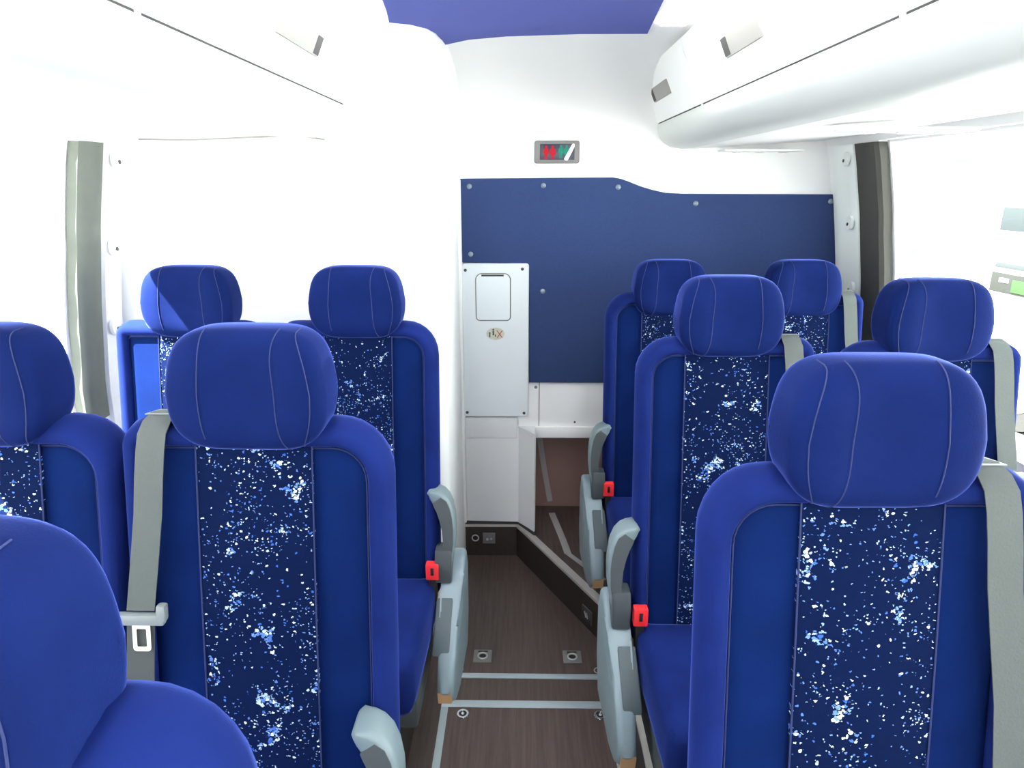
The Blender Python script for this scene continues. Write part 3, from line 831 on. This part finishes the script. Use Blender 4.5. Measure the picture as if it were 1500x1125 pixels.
# ------------------------------------------------------------------ floor hatches
t = thing('floor_hatch', 'near brown floor hatch with a pale metal frame and two round locks', 'floor hatch', (.025, 1.0, 0))
bm = bmesh.new()
yo, xi = 1.0, .025
box(bm, -.267 - xi, -.243 - xi, -.6, .905 , .0005, .005, .001); box(bm, .295 - xi, .318 - xi, -.6, .905, .0005, .005, .001)
box(bm, -.267 - xi, .318 - xi, .905, .938, .0005, .005, .001); box(bm, -.267 - xi, .318 - xi, -.63, -.6, .0005, .005, .001)
obj('hatch_frame', bm, 'alu', t)
bm = bmesh.new(); box(bm, -.243 - xi, .295 - xi, -.6, .905, .0003, .0035); obj('hatch_lid', bm, 'hatch', t, False)
for x in (-.191, .267):
    bm = bmesh.new(); ring(bm, (x - xi, .874, .003), .012, .021, 'z', .005); lk = obj('lock', bm, 'chrome', t)
    bm = bmesh.new(); disc(bm, (x - xi, .874, .003), .013, 'z', .002, 18); obj('lock_core', bm, 'black', lk)
    bm = bmesh.new(); disc(bm, (x - xi, .876, .004), .005, 'z', .003, 12, 0, .001); obj('lock_key', bm, 'metal', lk)

t = thing('floor_hatch', 'far brown floor hatch behind the cross strip with two square pull plates', 'floor hatch', (.04, 2.06, 0))
bm = bmesh.new(); box(bm, -.275, .31, -.012, .012, .0005, .006, .0015); obj('edge_strip', bm, 'alu', t)
bm = bmesh.new(); box(bm, -.275, .265, .012, .62, .0003, .002); 
for v in bm.verts:
    if v.co.y > .5: v.co.x = min(v.co.x, -.02)
obj('hatch_lid', bm, 'floor', t, False)
for x in (-.141, .194):
    bm = bmesh.new(); box(bm, x - .04 - .034, x - .04 + .034, .073, .143, .001, .005, .003); pp = obj('pull_plate', bm, 'plate', t)
    bm = bmesh.new(); ring(bm, (x - .04, .105, .004), .014, .020, 'z', .006); obj('pull_ring', bm, 'metal', pp)
    bm = bmesh.new(); disc(bm, (x - .04, .105, .004), .012, 'z', .0015, 16); box(bm, x - .04 - .018, x - .04 + .018, .128, .134, .004, .0065); obj('recess', bm, 'black', pp)
for x in (-.225, .285):
    bm = bmesh.new(); ring(bm, (x - .04, .035, .001), .013, .018, 'z', .003); obj('lock', bm, 'trim', t)

# ------------------------------------------------------------------ outdoors
bm = bmesh.new(); box(bm, -60, 60, -60, 60, -1.3, -1.2); struct('ground', bm, 'ground', False)
t = thing('parked_coach', 'white coach parked outside, seen faintly through the right window', 'coach', (7.2, 3.0, -1.2))
iv = lambda x, y, z: (x - 7.2, y - 3.0, z + 1.2)
def cbox(name, mat, x0, x1, y0, y1, z0, z1, bev=.01):
    a = iv(x0, y0, z0); b = iv(x1, y1, z1); return obj(name, bx(a[0], b[0], a[1], b[1], a[2], b[2], bev), mat, t)
cbox('body', 'coach', 6.0, 8.5, -2.5, 10.3, -.85, 2.35, .15)
cbox('window', 'coach_glass', 5.985, 6.1, 6.2, 8.85, 1.15, 1.43)
cbox('stripe', 'coach_grey', 5.985, 6.1, 5.0, 8.8, .70, .765, .002)
w = cbox('sign_panel', 'coach_dark', 5.985, 6.1, 7.0, 8.83, .40, .64, .002)
a = iv(5.975, 7.2, .43); b = iv(6.0, 8.42, .58)
obj('emblem', bx(a[0], b[0], a[1], b[1], a[2], b[2], .003), 'coach_green', w)
a = iv(5.975, 8.5, .53); b = iv(6.0, 8.66, .58)
obj('white_mark', bx(a[0], b[0], a[1], b[1], a[2], b[2], .003), 'tape', w)
cbox('upper_pane', 'coach_pale', 5.985, 6.1, 9.72, 10.05, 1.99, 2.10)
bm = bmesh.new()
tube(bm, [iv(5.9, 10.45, .78), iv(5.7, 10.40, .66), iv(5.55, 10.30, .55), iv(5.55, 10.28, .40), iv(5.75, 10.38, .28)], .025, 8); obj('mirror_arm', bm, 'coach_pale', t)
for y in (-.5, 8.0):
    bm = bmesh.new(); c = iv(6.02, y, -.72); disc(bm, c, .48, 'x', .28, 28); wh = obj('wheel', bm, 'rubber', t)
    bm = bmesh.new(); disc(bm, (c[0] - .01, c[1], c[2]), .26, 'x', .02, 24); obj('hub', bm, 'metal', wh)

# ------------------------------------------------------------------ light
w = bpy.data.worlds.new('sky'); C.world = w; w.use_nodes = True
bg = w.node_tree.nodes['Background']; bg.inputs[0].default_value = (.95, .985, 1, 1); bg.inputs[1].default_value = 2.45
sun = bpy.data.lights.new('sun', 'SUN'); sun.energy = 34; sun.angle = .009; sun.color = (1, .97, .92)
so = bpy.data.objects.new('sun', sun); COL.objects.link(so)
so.rotation_euler = Vector((.50, .20, -.79)).to_track_quat('-Z', 'Y').to_euler()

# ------------------------------------------------------------------ camera
F = 1000.; VX, VY = 765., 270.
p = math.atan((562.5 - VY) / F); yaw = math.atan((VX - 750) / F * math.cos(p))
cam = bpy.data.cameras.new('camera'); cam.sensor_fit = 'HORIZONTAL'; cam.sensor_width = 36; cam.lens = F / 1500 * 36
cam.clip_start = .02
co = bpy.data.objects.new('camera', cam); COL.objects.link(co); co.location = (0, 0, 1.7)
co.rotation_euler = (PI / 2 - p, 0, yaw)
C.camera = co
C.view_settings.view_transform = 'Standard'; C.view_settings.look = 'None'; C.view_settings.gamma = 1
C.view_settings.use_curve_mapping = False
C.view_settings.exposure = 1.45
C.cycles.max_bounces = 10; C.cycles.diffuse_bounces = 6; C.cycles.transparent_max_bounces = 12
C.cycles.use_denoising = True
